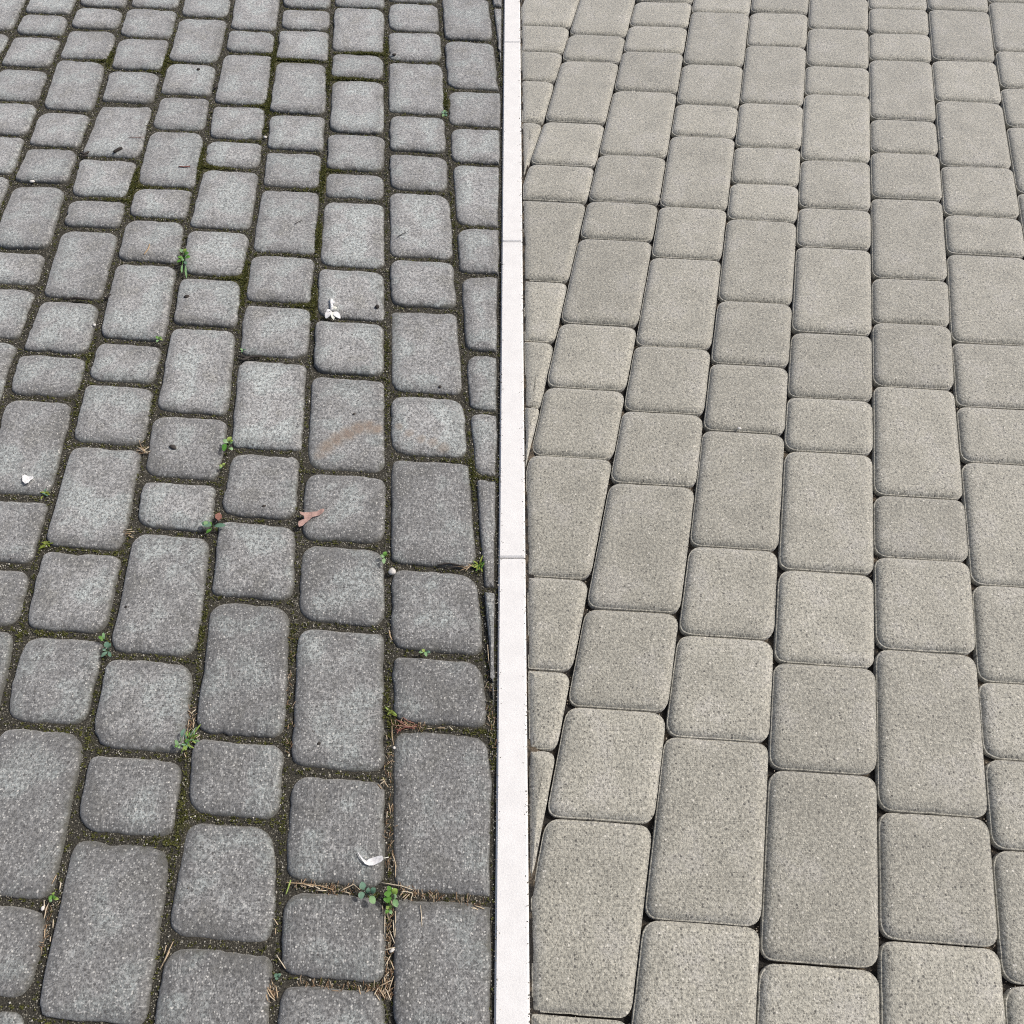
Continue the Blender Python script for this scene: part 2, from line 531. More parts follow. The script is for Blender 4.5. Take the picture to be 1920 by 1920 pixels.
gp = 60.0
tag(mesh_obj('ground', [(-gp, -gp, -0.06), (gp, -gp, -0.06), (gp, gp, -0.06), (-gp, gp, -0.06)], [(0, 1, 2, 3)], M_FAR), kind='structure')

MOSSY = [(300, 110, 60), (540, 110, 70), (660, 140, 60), (500, 190, 50), (470, 240, 40), (600, 330, 60), (590, 440, 50), (690, 90, 50), (830, 190, 40),
         (200, 110, 40), (240, 340, 60), (380, 300, 50), (100, 1020, 60), (240, 1020, 50), (530, 1550, 60), (340, 1500, 60), (330, 1590, 60), (450, 520, 60),
         (590, 560, 50), (720, 650, 50), (560, 880, 40), (880, 860, 60), (880, 900, 40), (170, 660, 40), (60, 1190, 40), (160, 1400, 50), (900, 1380, 40), (730, 1330, 40), (380, 1180, 40), (540, 1200, 40), (290, 740, 40), (440, 900, 50), (395, 1090, 40), (80, 1340, 40)]
MOSS_G = [(ground(x, y), r * 0.00125) for x, y, r in MOSSY]
def moss_amount(x, y):
    v = 0.07 + 0.30 * noise.noise(Vector((x * 3.1, y * 3.1, 5.0)))
    for p, r in MOSS_G:
        d2 = ((x - p.x) ** 2 + (y - p.y) ** 2) / (r * r)
        if d2 < 6: v += (0.85 if p.y > 1.35 else 0.26) * math.exp(-d2)
    return max(0.0, min(1.0, v))

def edge_fill(x):
    """packed sand against the added strip"""
    return 0.012 * max(0.0, min(1.0, (STRIP + 0.030 - abs(x)) / 0.012))

def bed(name, x0, x1, y0, y1, step, z, amp, mat, moss):
    nx, ny = int((x1 - x0) / step) + 1, int((y1 - y0) / step) + 1
    verts, faces, mv = [], [], []
    for j in range(ny):
        for i in range(nx):
            x, y = x0 + (x1 - x0) * i / (nx - 1), y0 + (y1 - y0) * j / (ny - 1)
            m = moss_amount(x, y) if moss else 0.0
            n1 = noise.noise(Vector((x * 18, y * 18, 1))) + 0.6 * noise.noise(Vector((x * 70, y * 70, 2)))
            verts.append((x, y, z + amp * n1 + 0.0045 * m + (edge_fill(x) if not moss else 0.0))); mv.append(m)
    for j in range(ny - 1):
        for i in range(nx - 1):
            a = j * nx + i
            faces.append((a, a + 1, a + nx + 1, a + nx))
    o = mesh_obj(name, verts, faces, mat)
    if moss:
        at = o.data.attributes.new('moss', 'FLOAT', 'POINT')
        at.data.foreach_set('value', mv)
    tag(o, kind='structure')
    return o

old_bed = bed('weathered_pavement', -XMAX - 0.1, -STRIP, YMIN - 0.2, YMAX + 0.2, 0.010, -0.0105, 0.0022, M_SOIL, True)
new_bed = bed('clean_pavement', STRIP, XMAX + 0.1, YMIN - 0.2, YMAX + 0.2, 0.015, -0.0205, 0.004, M_SAND, False)

left_order = ['K%d' % i for i in range(24, 0, -1)] + ['R1', 'R2', 'R3', 'R4', 'R5', 'R6', 'R7', 'R8']
right_order = ['I%d' % i for i in range(16, 0, -1)] + ['J%d' % i for i in range(0, 16)]
old = Paving(LJ, left_order, LC, 0.166, (0.127, 0.171, 0.258), -1, lambda y: (y + 1460.0) / 35700.0, 'left')
new = Paving(RJ, right_order, RC, 0.184, (0.145, 0.190, 0.286), 1, lambda y: (y + 1675.0) / 44300.0, 'right')

def stain_spots():
    S = [(598, 850, .020, .45), (612, 836, .024, .7), (632, 822, .024, .8), (652, 812, .026, .85), (672, 803, .024, .8), (692, 798, .022, .8), (707, 803, .018, .75),
         (748, 800, .014, .5), (768, 812, .012, .5), (790, 824, .014, .55), (812, 829, .016, .5), (832, 838, .018, .55)]
    return [(ground(x, y), r, a) for x, y, r, a in S]
M_STAIN = weathered_concrete('rust_stained_concrete', stain_spots())

def lay(pav, style, parent, mat, limit=295):
    rnd = random.Random(3 if style == 'old' else 5)
    cells = []
    for poly in pav.cells:
        c = sum(poly, Vector((0, 0))) / len(poly)
        if abs(c.x) > XMAX or c.y < YMIN or c.y > YMAX: continue
        cells.append((c, poly))
    def rank(cp):
        c = cp[0]
        m = 0.0
        while not in_view(c, m) and m < 3: m += 0.05
        return m
    cells.sort(key=rank)
    rest_v, rest_f = [], []
    for i, (c, poly) in enumerate(cells):
        far = i >= limit
        c, v, f = build_paver(poly, style, rnd, far)
        dz = rnd.gauss(0, 0.0012 if style == 'old' else 0.0008)
        if far:
            b = len(rest_v)
            rest_v += [(x + c.x, y + c.y, z + dz) for x, y, z in v]
            rest_f += [tuple(q + b for q in face) for face in f]
            continue
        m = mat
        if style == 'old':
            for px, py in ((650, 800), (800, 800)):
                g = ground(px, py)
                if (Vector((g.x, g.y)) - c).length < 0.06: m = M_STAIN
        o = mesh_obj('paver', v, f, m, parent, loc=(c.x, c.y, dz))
        grime_shade = 0.5
        if style == 'old':      # dark growth on this paver, plus painted shade deepening towards the camera
            grime_shade = 0.44 + 0.30 * noise.noise(Vector((c.x * 1.3, c.y * 1.3, 7.0))) + rnd.gauss(0, 0.10) + 0.42 * max(-1.0, min(1.0, (0.85 - c.y) / 1.0)) + 0.20 * max(0.0, min(1.0, (c.x + 0.7) / 0.6)) * (1.0 if c.y < 1.0 else 0.0)
        o.color = (max(0.0, min(1.0, grime_shade)), 0.0, 0.0, 1.0)
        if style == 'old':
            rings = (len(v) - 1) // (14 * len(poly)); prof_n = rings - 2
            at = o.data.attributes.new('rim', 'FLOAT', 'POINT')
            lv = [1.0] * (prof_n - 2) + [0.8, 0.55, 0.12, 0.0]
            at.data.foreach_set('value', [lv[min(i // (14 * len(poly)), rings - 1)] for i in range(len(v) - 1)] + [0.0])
        if style == 'new': o.data.set_sharp_from_angle(angle=R(38))
    if rest_v:
        o = mesh_obj('outlying_pavers', rest_v, rest_f, mat, parent)
        tag(o, kind='stuff')
    return cells

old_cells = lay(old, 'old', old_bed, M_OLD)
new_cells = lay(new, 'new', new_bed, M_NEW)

# added white strip, standing in for the blank gap between the two views
def added_divider():
    root = empty('added_strip', (0, 1.4, 0))
    tag(root, 'straight narrow white strip added for the gap between the dark and the pale paving', 'added_divider')
    y, ln, gap = -1.05, 0.9, 0.0012
    rnd = random.Random(2)
    while y < YMAX + 0.2:
        prof = [(-STRIP, -0.05), (-STRIP, -0.005), (-STRIP + 0.003, -0.0015), (STRIP - 0.003, -0.0015), (STRIP, -0.005), (STRIP, -0.05)]
        ys = [y + gap, y + gap + 0.003, y + ln - gap - 0.003, y + ln - gap]
        verts, faces = [], []
        for k, yy in enumerate(ys):
            dz = -0.003 if k in (0, 3) else 0.0
            for x, z in prof:
                verts.append((x, yy - y - ln / 2, z + (dz if z > -0.01 else 0)))
        for k in range(3):
            for i in range(5):
                a = k * 6 + i
                faces.append((a, a + 1, a + 7, a + 6))
        faces.append((5, 4, 3, 2, 1, 0)); faces.append((18, 19, 20, 21, 22, 23))
        o = mesh_obj('added_strip_piece', verts, faces, M_WHITE, root, smooth=False)
        o.location = (0, y + ln / 2 - 1.4, 0.0)
        y += ln
added_divider()

# ---------------------------------------------------------------- moss, grit and litter in the joints
M_MOSS = island_mat('olive_moss', (0.045, 0.048, 0.016), (0.085, 0.090, 0.026), (0.14, 0.145, 0.045), 0.85, 0.1)
M_GRIT = island_mat('joint_grit', (0.09, 0.085, 0.07), (0.30, 0.28, 0.22), (0.62, 0.60, 0.53), 0.8, 0.25)
M_SANDG = island_mat('pale_sand_grains', (0.12, 0.10, 0.08), (0.30, 0.26, 0.20), (0.55, 0.50, 0.42), 0.85, 0.2)
M_NEEDLE = island_mat('dry_needle', (0.42, 0.30, 0.18), (0.52, 0.42, 0.29), (0.62, 0.55, 0.42), 0.6, 0.3, True)
M_LITTER = island_mat('needle_crumbs', (0.13, 0.075, 0.045), (0.33, 0.22, 0.13), (0.55, 0.46, 0.34), 0.7, 0.25)
M_DARK = island_mat('charred_bark', (0.035, 0.031, 0.029), (0.052, 0.046, 0.042), (0.075, 0.066, 0.060), 0.8, 0.2, True)
M_RED = island_mat('reddish_bark', (0.16, 0.055, 0.045), (0.24, 0.10, 0.08), (0.34, 0.20, 0.15), 0.7, 0.2, True)
M_PEB = island_mat('white_quartz', (0.62, 0.60, 0.56), (0.70, 0.68, 0.64), (0.78, 0.77, 0.74), 0.6, 0.4, True)
M_PETAL = island_mat('white_petal', (0.78, 0.78, 0.78), (0.81, 0.81, 0.80), (0.84, 0.84, 0.82), 0.6, 0.2, True)
M_CREAM = island_mat('cream_petal', (0.80, 0.80, 0.70), (0.84, 0.84, 0.74), (0.86, 0.86, 0.78), 0.6, 0.2, True)
M_OAK = island_mat('dead_leaf', (0.36, 0.22, 0.18), (0.42, 0.27, 0.23), (0.46, 0.31, 0.27), 0.7, 0.25, True)
M_GREEN = leaf_mat('bright_green_leaf', (0.075, 0.21, 0.030), (0.14, 0.30, 0.055))
M_YGREEN = leaf_mat('yellow_green_leaf', (0.19, 0.30, 0.055), (0.29, 0.38, 0.10))
M_BLUE = leaf_mat('blue_green_leaf', (0.085, 0.175, 0.115), (0.16, 0.27, 0.19))
M_PALE = leaf_mat('pale_green_leaf', (0.19, 0.33, 0.15), (0.27, 0.42, 0.20))
M_GRASS = leaf_mat('mossy_grass', (0.16, 0.21, 0.03), (0.26, 0.31, 0.06))

def edge_points(cells, n, spread, rnd, weight=None):
    """random spots along the joints that can be seen"""
    segs = []
    for c, poly in cells:
        if not in_view(c, 0.15): continue
        for i in range(len(poly)):
            a, b = poly[i], poly[(i + 1) % len(poly)]
            segs.append((a, b, (b - a).length))
    cum = np.cumsum([s[2] for s in segs])
    out = []
    while len(out) < n:
        k = int(np.searchsorted(cum, rnd.uniform(0, cum[-1])))
        a, b, _ = segs[min(k, len(segs) - 1)]
        p = a.lerp(b, rnd.random()) + Vector((rnd.gauss(0, spread), rnd.gauss(0, spread)))
        if abs(p.x) < STRIP + 0.002: continue
        if weight and rnd.random() > weight(p): continue
        out.append(p)
    return out

def moss_tufts():
    rnd = random.Random(31); V, F = [], []
    for p in edge_points(old_cells, 15000, 0.0032, rnd, lambda q: max(0.04, moss_amount(q.x, q.y) ** 1.6)):
        z0 = -0.009 + 0.0045 * moss_amount(p.x, p.y)
        hgt = rnd.uniform(0.0016, 0.0042)
        for _ in range(4):
            a = rnd.uniform(0, 6.28); w = rnd.uniform(0.0006, 0.0012); lean = rnd.uniform(0.2, 1.1) * hgt
            bx, by = p.x + rnd.gauss(0, 0.0009), p.y + rnd.gauss(0, 0.0009)
            ca, sa = math.cos(a), math.sin(a); b = len(V)
            V += [(bx - sa * w, by + ca * w, z0), (bx + sa * w, by - ca * w, z0), (bx + ca * lean + sa * w * .5, by + sa * lean - ca * w * .5, z0 + hgt * .8), (bx + ca * lean * 1.4, by + sa * lean * 1.4, z0 + hgt)]
            F += [(b, b + 1, b + 2), (b, b + 2, b + 3)]
    o = mesh_obj('moss', V, F, M_MOSS, smooth=False)
    tag(o, 'olive green moss growing in the joints of the dark weathered paving', 'moss', kind='stuff')
moss_tufts()

def grains(name, pts, zf, r0, r1, mat, rnd, label, cat):
    V, F = [], []
    for p in pts:
        r = rnd.uniform(r0, r1) * (1.6 if rnd.random() < 0.06 else 1.0); b = len(V); z = zf(p); a = rnd.uniform(0, 1.6)
        for k in range(4):
            rr = r * rnd.uniform(0.75, 1.25)
            V.append((p.x + rr * math.cos(a + k * 1.571), p.y + rr * math.sin(a + k * 1.571), z + rnd.uniform(-.2, .2) * r))
        V.append((p.x, p.y, z + r * rnd.uniform(.5, .9))); V.append((p.x, p.y, z - r))
        for k in range(4):
            F += [(b + k, b + (k + 1) % 4, b + 4), (b + (k + 1) % 4, b + k, b + 5)]
    o = mesh_obj(name, V, F, mat, smooth=False)
    tag(o, label, cat, kind='stuff')
rg = random.Random(77)
grains('grit', edge_points(old_cells, 13000, 0.0042, rg), lambda p: -0.0078 + 0.0045 * moss_amount(p.x, p.y) + rg.uniform(-.001, .0015), 0.0006, 0.0014, M_GRIT, rg,
       'pale sand grains scattered in the joints of the dark weathered paving', 'grit')
grains('sand', edge_points(new_cells, 2600, 0.0022, rg, lambda q: 0.1 + max(0, noise.noise(Vector((q.x * 5, q.y * 5, 9.0))) * 1.6)), lambda p: -0.019 + rg.uniform(0, .006), 0.0007, 0.0016, M_SANDG, rg,
       'brown sand grains caught in the tight joints of the pale paving', 'sand')

def crumbs(cells, n, rnd):
    out = []
    for _ in range(n):
        c, poly = rnd.choice(cells)
        if not in_view(c, 0.1): continue
        p = c + Vector((rnd.uniform(-.09, .09), rnd.uniform(-.12, .12)))
        if abs(p.x) > STRIP + 0.004: out.append(p)
    return out
def strip_dirt(n, rnd):
    return [Vector((rnd.choice((-1, 1)) * (STRIP - abs(rnd.gauss(0, 0.004)) + 0.002), rnd.uniform(-0.1, 3.0))) for _ in range(n)]
M_CRUMB = island_mat('soil_crumbs', (0.035, 0.032, 0.028), (0.11, 0.10, 0.085), (0.50, 0.48, 0.43), 0.9, 0.15)
grains('soil_crumbs', crumbs(old_cells, 2600, rg), lambda p: 0.0003, 0.0005, 0.0012, M_CRUMB, rg, 'dark and pale soil crumbs lying on top of the weathered pavers', 'crumbs')
grains('dust_grains', crumbs(new_cells, 900, rg), lambda p: 0.0003, 0.0004, 0.0010, M_SANDG, rg, 'sparse dust grains lying on top of the pale pavers', 'dust')
grains('strip_dirt', strip_dirt(1500, rg), lambda p: -0.0015, 0.0004, 0.0013, M_CRUMB, rg, 'soil crumbs gathered along both sides of the added white strip', 'dirt')

def tube(pts, radii, sides=5):
    V, F = [], []
    for i, p in enumerate(pts):
        t = (pts[min(i + 1, len(pts) - 1)] - pts[max(i - 1, 0)]).normalized()
        u = t.cross(Vector((0, 0, 1)))
        if u.length < 1e-4: u = Vector((1, 0, 0))
        u.normalize(); w = u.cross(t)
        for k in range(sides):
            a = 2 * math.pi * k / sides
            V.append(p + (u * math.cos(a) + w * math.sin(a)) * radii[i])
    for i in range(len(pts) - 1):
        for k in range(sides):
            F.append((i * sides + k, i * sides + (k + 1) % sides, (i + 1) * sides + (k + 1) % sides, (i + 1) * sides + k))
    F.append(tuple(reversed(range(sides)))); F.append(tuple(range((len(pts) - 1) * sides, len(pts) * sides)))
    return V, F

def centred(name, V, F, mat, parent=None, base=None, smooth=True):
    c = base if base is not None else sum((Vector(v) for v in V), Vector()) / len(V)
    o = mesh_obj(name, [Vector(v) - c for v in V], F, mat, parent, smooth)
    if parent is None: o.location = c
    else: o.location = c - parent.location
    return o

def strand(name, pix, z, r, mat, label, cat, group=None, rnd=random.Random(5)):
    """a needle, straw or twig along image points given as (x, y)"""
    P = [ground(x, y, z) for x, y in pix]
    fine = []
    for i in range(len(P) - 1):
        for k in range(3): fine.append(P[i].lerp(P[i + 1], k / 3))
    fine.append(P[-1])
    for i, p in enumerate(fine): p.z += rnd.uniform(-.0004, .0006)
    n = len(fine)
    rad = [r * (0.55 + 0.45 * math.sin(math.pi * (0.15 + 0.75 * i / (n - 1)))) * rnd.uniform(.85, 1.15) for i in range(n)]
    V, F = tube(fine, rad)
    return tag(centred(name, V, F, mat), label, cat, group)

JZ = -0.004     # litter lying in a joint, just under the tops of the pavers
def needles(lst, label, group, mat=M_NEEDLE, r=0.0009, z=JZ, name='pine_needle', cat='needle'):
    for pix in lst: strand(name, pix, z + 0.001, r, mat, label, cat, group)

needles([[(722, 1705), (721, 1750)], [(741, 1708), (742, 1735), (740, 1758)], [(737, 1725), (739, 1756)], [(731, 1747), (740, 1769)], [(719, 1782), (741, 1776)],
         [(732, 1792), (722, 1811)], [(732, 1801), (739, 1818)], [(729, 1822), (721, 1832)], [(738, 1830), (729, 1857)], [(710, 1850), (734, 1838)],
         [(741, 1840), (740, 1872)], [(709, 1852), (701, 1866)], [(709, 1852), (722, 1872)], [(703, 1862), (712, 1876)], [(717, 1698), (718, 1714)], [(724, 1855), (733, 1876)], [(720, 1832), (722, 1842)]],
        'tan pine needle in the dark joint running down below the brightest green weed', 'pine needles below the bright weed')
needles([[(535, 1655), (556, 1656), (600, 1661), (624, 1668)], [(578, 1664), (592, 1659)], [(590, 1662), (600, 1667)], [(592, 1669), (612, 1670)], [(560, 1655), (588, 1663)]],
        'straw coloured pine needle in the cross joint left of the blue green weed', 'pine needles left of the blue green weed')
needles([[(638, 1671), (663, 1658), (674, 1668)], [(645, 1672), (657, 1675)]], 'bent tan stalk beside the blue green weed', 'bent stalks by the blue green weed')
needles([[(715, 1655), (752, 1661), (773, 1668)], [(752, 1673), (760, 1671), (774, 1675), (770, 1688)], [(749, 1680), (755, 1674)], [(754, 1684), (762, 1677)], [(756, 1688), (768, 1676)], [(735, 1600), (742, 1620), (741, 1645)], [(738, 1606), (743, 1626)]],
        'pale brown needle touching the right side of the bright green weed', 'needles around the bright green weed')
needles([[(739, 1360), (760, 1362), (782, 1363)], [(755, 1345), (766, 1353), (777, 1356)], [(742, 1372), (760, 1364), (778, 1366)], [(746, 1352), (764, 1362)], [(770, 1366), (782, 1358)], [(740, 1366), (752, 1371)], [(741, 1349), (758, 1355)], [(744, 1376), (749, 1366)]],
        'rusty needle in the heap beside the mossy joint under the dark square paver', 'heap of rusty needles', M_RED)
needles([[(735, 1361), (735, 1380), (738, 1397)], [(800, 1366), (810, 1366)], [(818, 1365), (834, 1365)], [(841, 1361), (849, 1369)]],
        'pale straw piece by the heap of rusty needles', 'straw pieces near the rusty heap')
needles([[(712, 1463), (720, 1462)], [(712, 1471), (720, 1465)], [(718, 1457), (721, 1466), (728, 1476)], [(708, 1470), (716, 1479)]],
        'orange tan needle of the star shaped bundle at the joint corner', 'star of orange needles', M_NEEDLE)
needles([[(729, 1506), (732, 1522)], [(726, 1521), (725, 1534)], [(724, 1378), (726, 1386)]], 'short pale straw in the joint beside the largest dark paver', 'straws beside the largest dark paver')
needles([[(850, 1060), (870, 1064), (884, 1060)], [(849, 1046), (866, 1053), (884, 1060)], [(862, 1070), (876, 1065), (886, 1059)], [(872, 1071), (880, 1063)]],
        'dry straw fanning out of the grass tuft', 'straws of the grass tuft')
needles([[(914, 1209), (916, 1235), (919, 1255)]], 'long white straw at the edge of the clipped pavers', None)
needles([[(517, 1848), (521, 1872)], [(498, 1852), (506, 1868), (516, 1876)], [(497, 1860), (502, 1876)], [(508, 1836), (512, 1846)], [(500, 1850), (515, 1872)]],
        'tan needle under the tiny blue green seedling at the bottom', 'needles under the tiny seedling')
needles([[(518, 1790), (535, 1816)], [(517, 1740), (516, 1752)], [(513, 1722), (521, 1734)]], 'pale straw in the joint above the tiny blue green seedling', 'straws above the tiny seedling')
needles([[(545, 1650), (541, 1663), (536, 1677)]], 'yellowish curled blade in the joint left of the needle row', None, M_YGREEN, 0.0014)
needles([[(672, 1848), (677, 1870)]], 'pale straw standing in the wide bottom joint', None)
needles([[(788, 1697), (790, 1715), (791, 1738)], [(814, 1678), (813, 1693)], [(772, 1686), (770, 1690)]], 'thin straw lying on the paver right of the bright green weed', 'straws right of the bright weed', M_NEEDLE, 0.0007, 0.001)
needles([[(886, 1700), (896, 1706)], [(882, 1702), (893, 1704)], [(890, 1698), (908, 1704)]], 'blond straw crumb in the lower right cross joint', 'straw crumbs lower right')
needles([[(106, 1640), (97, 1658)], [(114, 1654), (112, 1668)], [(92, 1692), (87, 1703), (83, 1722)], [(83, 1688), (83, 1702)], [(100, 1724), (99, 1740)], [(84, 1742), (83, 1758)], [(95, 1756), (94, 1766)]],
        'whitish straw in the leftmost lower joint by the little green seedling', 'straws by the leftmost seedling')
needles([[(300, 1818), (325, 1765)], [(306, 1806), (318, 1784)], [(312, 1772), (308, 1788)]], 'tan straw in the joint near the bottom left pavers', 'straws near the bottom left')
needles([[(375, 1378), (367, 1384)], [(361, 1345), (364, 1355), (362, 1365)], [(354, 1350), (352, 1362)], [(372, 1398), (381, 1395)], [(345, 1412), (349, 1420)], [(352, 1332), (360, 1338)], [(358, 1338), (367, 1330)]],
        'bleached straw beside the clump of small green leaves', 'bleached straw by the leaf clump')
needles([[(232, 1002), (246, 1000)], [(230, 998), (252, 997)], [(240, 1004), (250, 1008)], [(236, 994), (248, 992)]], 'short pale straw at the joint corner above the long paver', 'straws above the long paver')
needles([[(265, 847), (280, 838)], [(258, 838), (276, 848)], [(256, 846), (270, 842)], [(262, 832), (272, 850)], [(270, 850), (282, 846)]], 'fine dry stalk in the tangle at the crossing of joints', 'tangle of dry stalks')
needles([[(270, 477), (277, 468), (281, 458)]], 'curved blond straw lying on the paver left of the upper green weed', None, M_NEEDLE, 0.0016, 0.001)
needles([[(241, 258), (272, 257)]], 'thin red needle lying across the upper pale paver', None, M_RED, 0.0008, 0.001)
needles([[(744, 445), (754, 439), (765, 434)]], 'fine black twig on the long paver of the upper right', None, M_DARK, 0.0010, 0.001, 'twig', 'twig')
needles([[(552, 420), (560, 416), (566, 413)]], 'fine black twig on the long paver with the cool grey tint', None, M_DARK, 0.0008, 0.001, 'twig', 'twig')
needles([[(335, 312), (345, 313), (356, 312)]], 'short red brown twig with a pale tip lying near a mossy joint', None, M_RED, 0.0017, 0.0015, 'twig', 'twig')
needles([[(213, 285), (222, 280), (229, 277)]], 'thick black bark chip on the pale upper paver', None, M_DARK, 0.0042, 0.002, 'bark_chip', 'bark')
needles([[(150, 286), (158, 289), (167, 284)], [(152, 294), (164, 291)], [(402, 166), (407, 158)]], 'small black bark crumb stuck in an upper joint', 'bark crumbs in upper joints', M_DARK, 0.0035, -0.003, 'bark_chip', 'bark')
needles([[(118, 562), (140, 559), (168, 562)], [(196, 560), (208, 552)]], 'dark twig bedded in the cross joint of the left middle', 'twigs in the left middle joint', M_DARK, 0.0028, -0.002, 'twig', 'twig')
needles([[(447, 668), (462, 670), (490, 668)], [(452, 676), (470, 669)]], 'dark root in the cross joint above the long middle paver', 'roots above the long middle paver', M_DARK, 0.0030, -0.002, 'twig', 'twig')
needles([[(820, 1060), (840, 1056), (870, 1062)], [(832, 1066), (858, 1062)]], 'brown bark strip in the joint left of the grass tuft', 'bark by the grass tuft', M_DARK, 0.0018, -0.003, 'bark_chip', 'bark')
needles([[(730, 1182), (731, 1192), (735, 1200)]], 'short orange needle hugging a rounded paver corner', None, M_NEEDLE, 0.0014)

def litter():
    rnd = random.Random(12); V, F = [], []
    zones = [((731, 1400), (728, 1480), 26), ((728, 1500), (731, 1640), 40), ((731, 1700), (727, 1872), 110), ((738, 1362), (790, 1366), 70), ((536, 1662), (670, 1672), 60), ((700, 1860), (735, 1872), 50), ((498, 1850), (512, 1872), 26),
             ((745, 1672), (790, 1682), 30), ((358, 1330), (352, 1400), 40), ((95, 1690), (75, 1790), 30), ((266, 836), (268, 850), 26), ((915, 1240), (925, 1420), 40), ((800, 1682), (910, 1700), 34), ((540, 1200), (546, 1420), 34), ((560, 1845), (700, 1858), 40), ((225, 990), (240, 1010), 14)]
    for (a, b, n) in zones:
        for _ in range(n):
            u = rnd.random()
            p = ground(a[0] + (b[0] - a[0]) * u + rnd.gauss(0, 4.5), a[1] + (b[1] - a[1]) * u + rnd.gauss(0, 4.5), -0.0065 + rnd.uniform(0, .003))
            an = rnd.uniform(0, 3.14) if rnd.random() < .5 else rnd.gauss(1.57, .35)
            ln = rnd.uniform(0.003, 0.012)
            q = p + Vector((math.cos(an) * ln, math.sin(an) * ln, rnd.uniform(-.001, .001)))
            v, f = tube([p, p.lerp(q, .5) + Vector((rnd.gauss(0, .0006), rnd.gauss(0, .0006), 0)), q], [rnd.uniform(.0003, .0006)] * 3, 4)
            k = len(V); V += v; F += [tuple(i + k for i in face) for face in f]
    tag(mesh_obj('needle_litter', V, F, M_LITTER), 'loose brown needle crumbs scattered along the joints of the dark paving', 'litter', kind='stuff')
litter()

# ---------------------------------------------------------------- seedlings
def leaf_mesh(base, tip, width, rnd, lift=0.0015):
    """oval leaf with a folded midrib from base to tip"""
    ax = tip - base; ln = ax.length; t = ax.normalized()
    sd = Vector((0, 0, 1)).cross(t).normalized(); up = t.cross(sd).normalized()
    V, F = [], []
    st = [0.0, 0.12, 0.3, 0.5, 0.7, 0.88, 1.0]; wd = [0.12, 0.55, 0.9, 1.0, 0.88, 0.52, 0.06]
    fold = rnd.uniform(0.10, 0.28)
    for s, w in zip(st, wd):
        c = base + ax * s + up * (lift * math.sin(math.pi * s))
        hw = width * 0.5 * w * rnd.uniform(0.95, 1.05)
        V += [c + sd * hw + up * hw * fold, c, c - sd * hw + up * hw * fold]
    for i in range(len(st) - 1):
        a = i * 3
        F += [(a, a + 3, a + 4, a + 1), (a + 1, a + 4, a + 5, a + 2)]
    b = len(V)                                   # underside, a hair below: a leaf has thickness
    V += [v - up * 0.0003 for v in V]
    F += [tuple(q + b for q in reversed(f)) for f in list(F)]
    return V, F

def seedling(root_px, leaves, label, cat='weed', stem=M_GREEN, name='seedling'):
    """leaves: (base x, base y, tip x, tip y, width px, material, height of base, height of tip)"""
    rnd = random.Random(int(root_px[0] * 7 + root_px[1]))
    g = ground(root_px[0], root_px[1], -0.008)
    o = empty(name, g); tag(o, label, cat, 'seedlings in the joints of the dark paving')
    px_m = (ground(root_px[0] + 50, root_px[1]) - ground(root_px[0] - 50, root_px[1])).length / 100
    for (bx, by, tx, ty, w, mat, hb, ht) in leaves:
        b, t = ground(bx, by, hb), ground(tx, ty, ht)
        V, F = leaf_mesh(b, t, w * px_m, rnd)
        lf = centred('leaf', V, F, mat, o, b)
        V, F = tube([g, g.lerp(b, 0.55) + Vector((0, 0, 0.0012)), b + (t - b) * 0.12], [0.0007, 0.0006, 0.0004], 5)
        centred('stem', V, F, stem, o, g)
    return o

def tuft(px, py, n, hpx, spread, mats, label, seed, name='grass_tuft', cat='grass'):
    rnd = random.Random(seed); g = ground(px, py, -0.009)
    o = empty(name, g); tag(o, label, cat)
    px_m = (ground(px + 50, py) - ground(px - 50, py)).length / 100
    for i in range(n):
        a = rnd.uniform(0, 6.28); r = abs(rnd.gauss(0, spread)) * px_m; ln = hpx * px_m * rnd.uniform(.5, 1.1)
        b = g + Vector((rnd.gauss(0, spread * .45) * px_m, rnd.gauss(0, spread * .45) * px_m, 0))
        t = b + Vector((math.cos(a) * (r + ln * .5), math.sin(a) * (r + ln * .5), ln * rnd.uniform(.45, .9)))
        V, F = leaf_mesh(b, t, 3.2 * px_m, rnd, 0.002)
        centred('blade', V, F, rnd.choice(mats), o, b)
    return o

G, Y, B, P = M_GREEN, M_YGREEN, M_BLUE, M_PALE
# the pair at the lower middle: dull blue green on the left, bright green on the right
seedling((690, 1676), [(682, 1668, 678, 1653, 12, B, .010, .013), (679, 1672, 677, 1686, 12, B, .007, .009), (690, 1674, 691, 1664, 8, B, .008, .012), (696, 1674, 704, 1665, 11, B, .008, .011), (694, 1680, 703, 1694, 12, P, .012, .014)],
         'five leaved dull blue green weed left of the brightest green weed', stem=B)
seedling((731, 1684), [(733, 1672, 727, 1661, 9, G, .012, .016), (727, 1670, 728, 1682, 14, G, .014, .017), (727, 1680, 727, 1693, 15, G, .011, .013), (736, 1676, 745, 1667, 13, Y, .013, .015), (738, 1682, 744, 1680, 9, P, .013, .016), (739, 1686, 745, 1701, 11, P, .012, .014),
                        (729, 1704, 724, 1699, 6, Y, .006, .008), (731, 1704, 735, 1697, 6, Y, .006, .008), (728, 1706, 723, 1713, 7, G, .006, .007), (731, 1706, 735, 1714, 6, P, .006, .007)],
         'brightest green weed of many round leaves where four dark pavers meet')
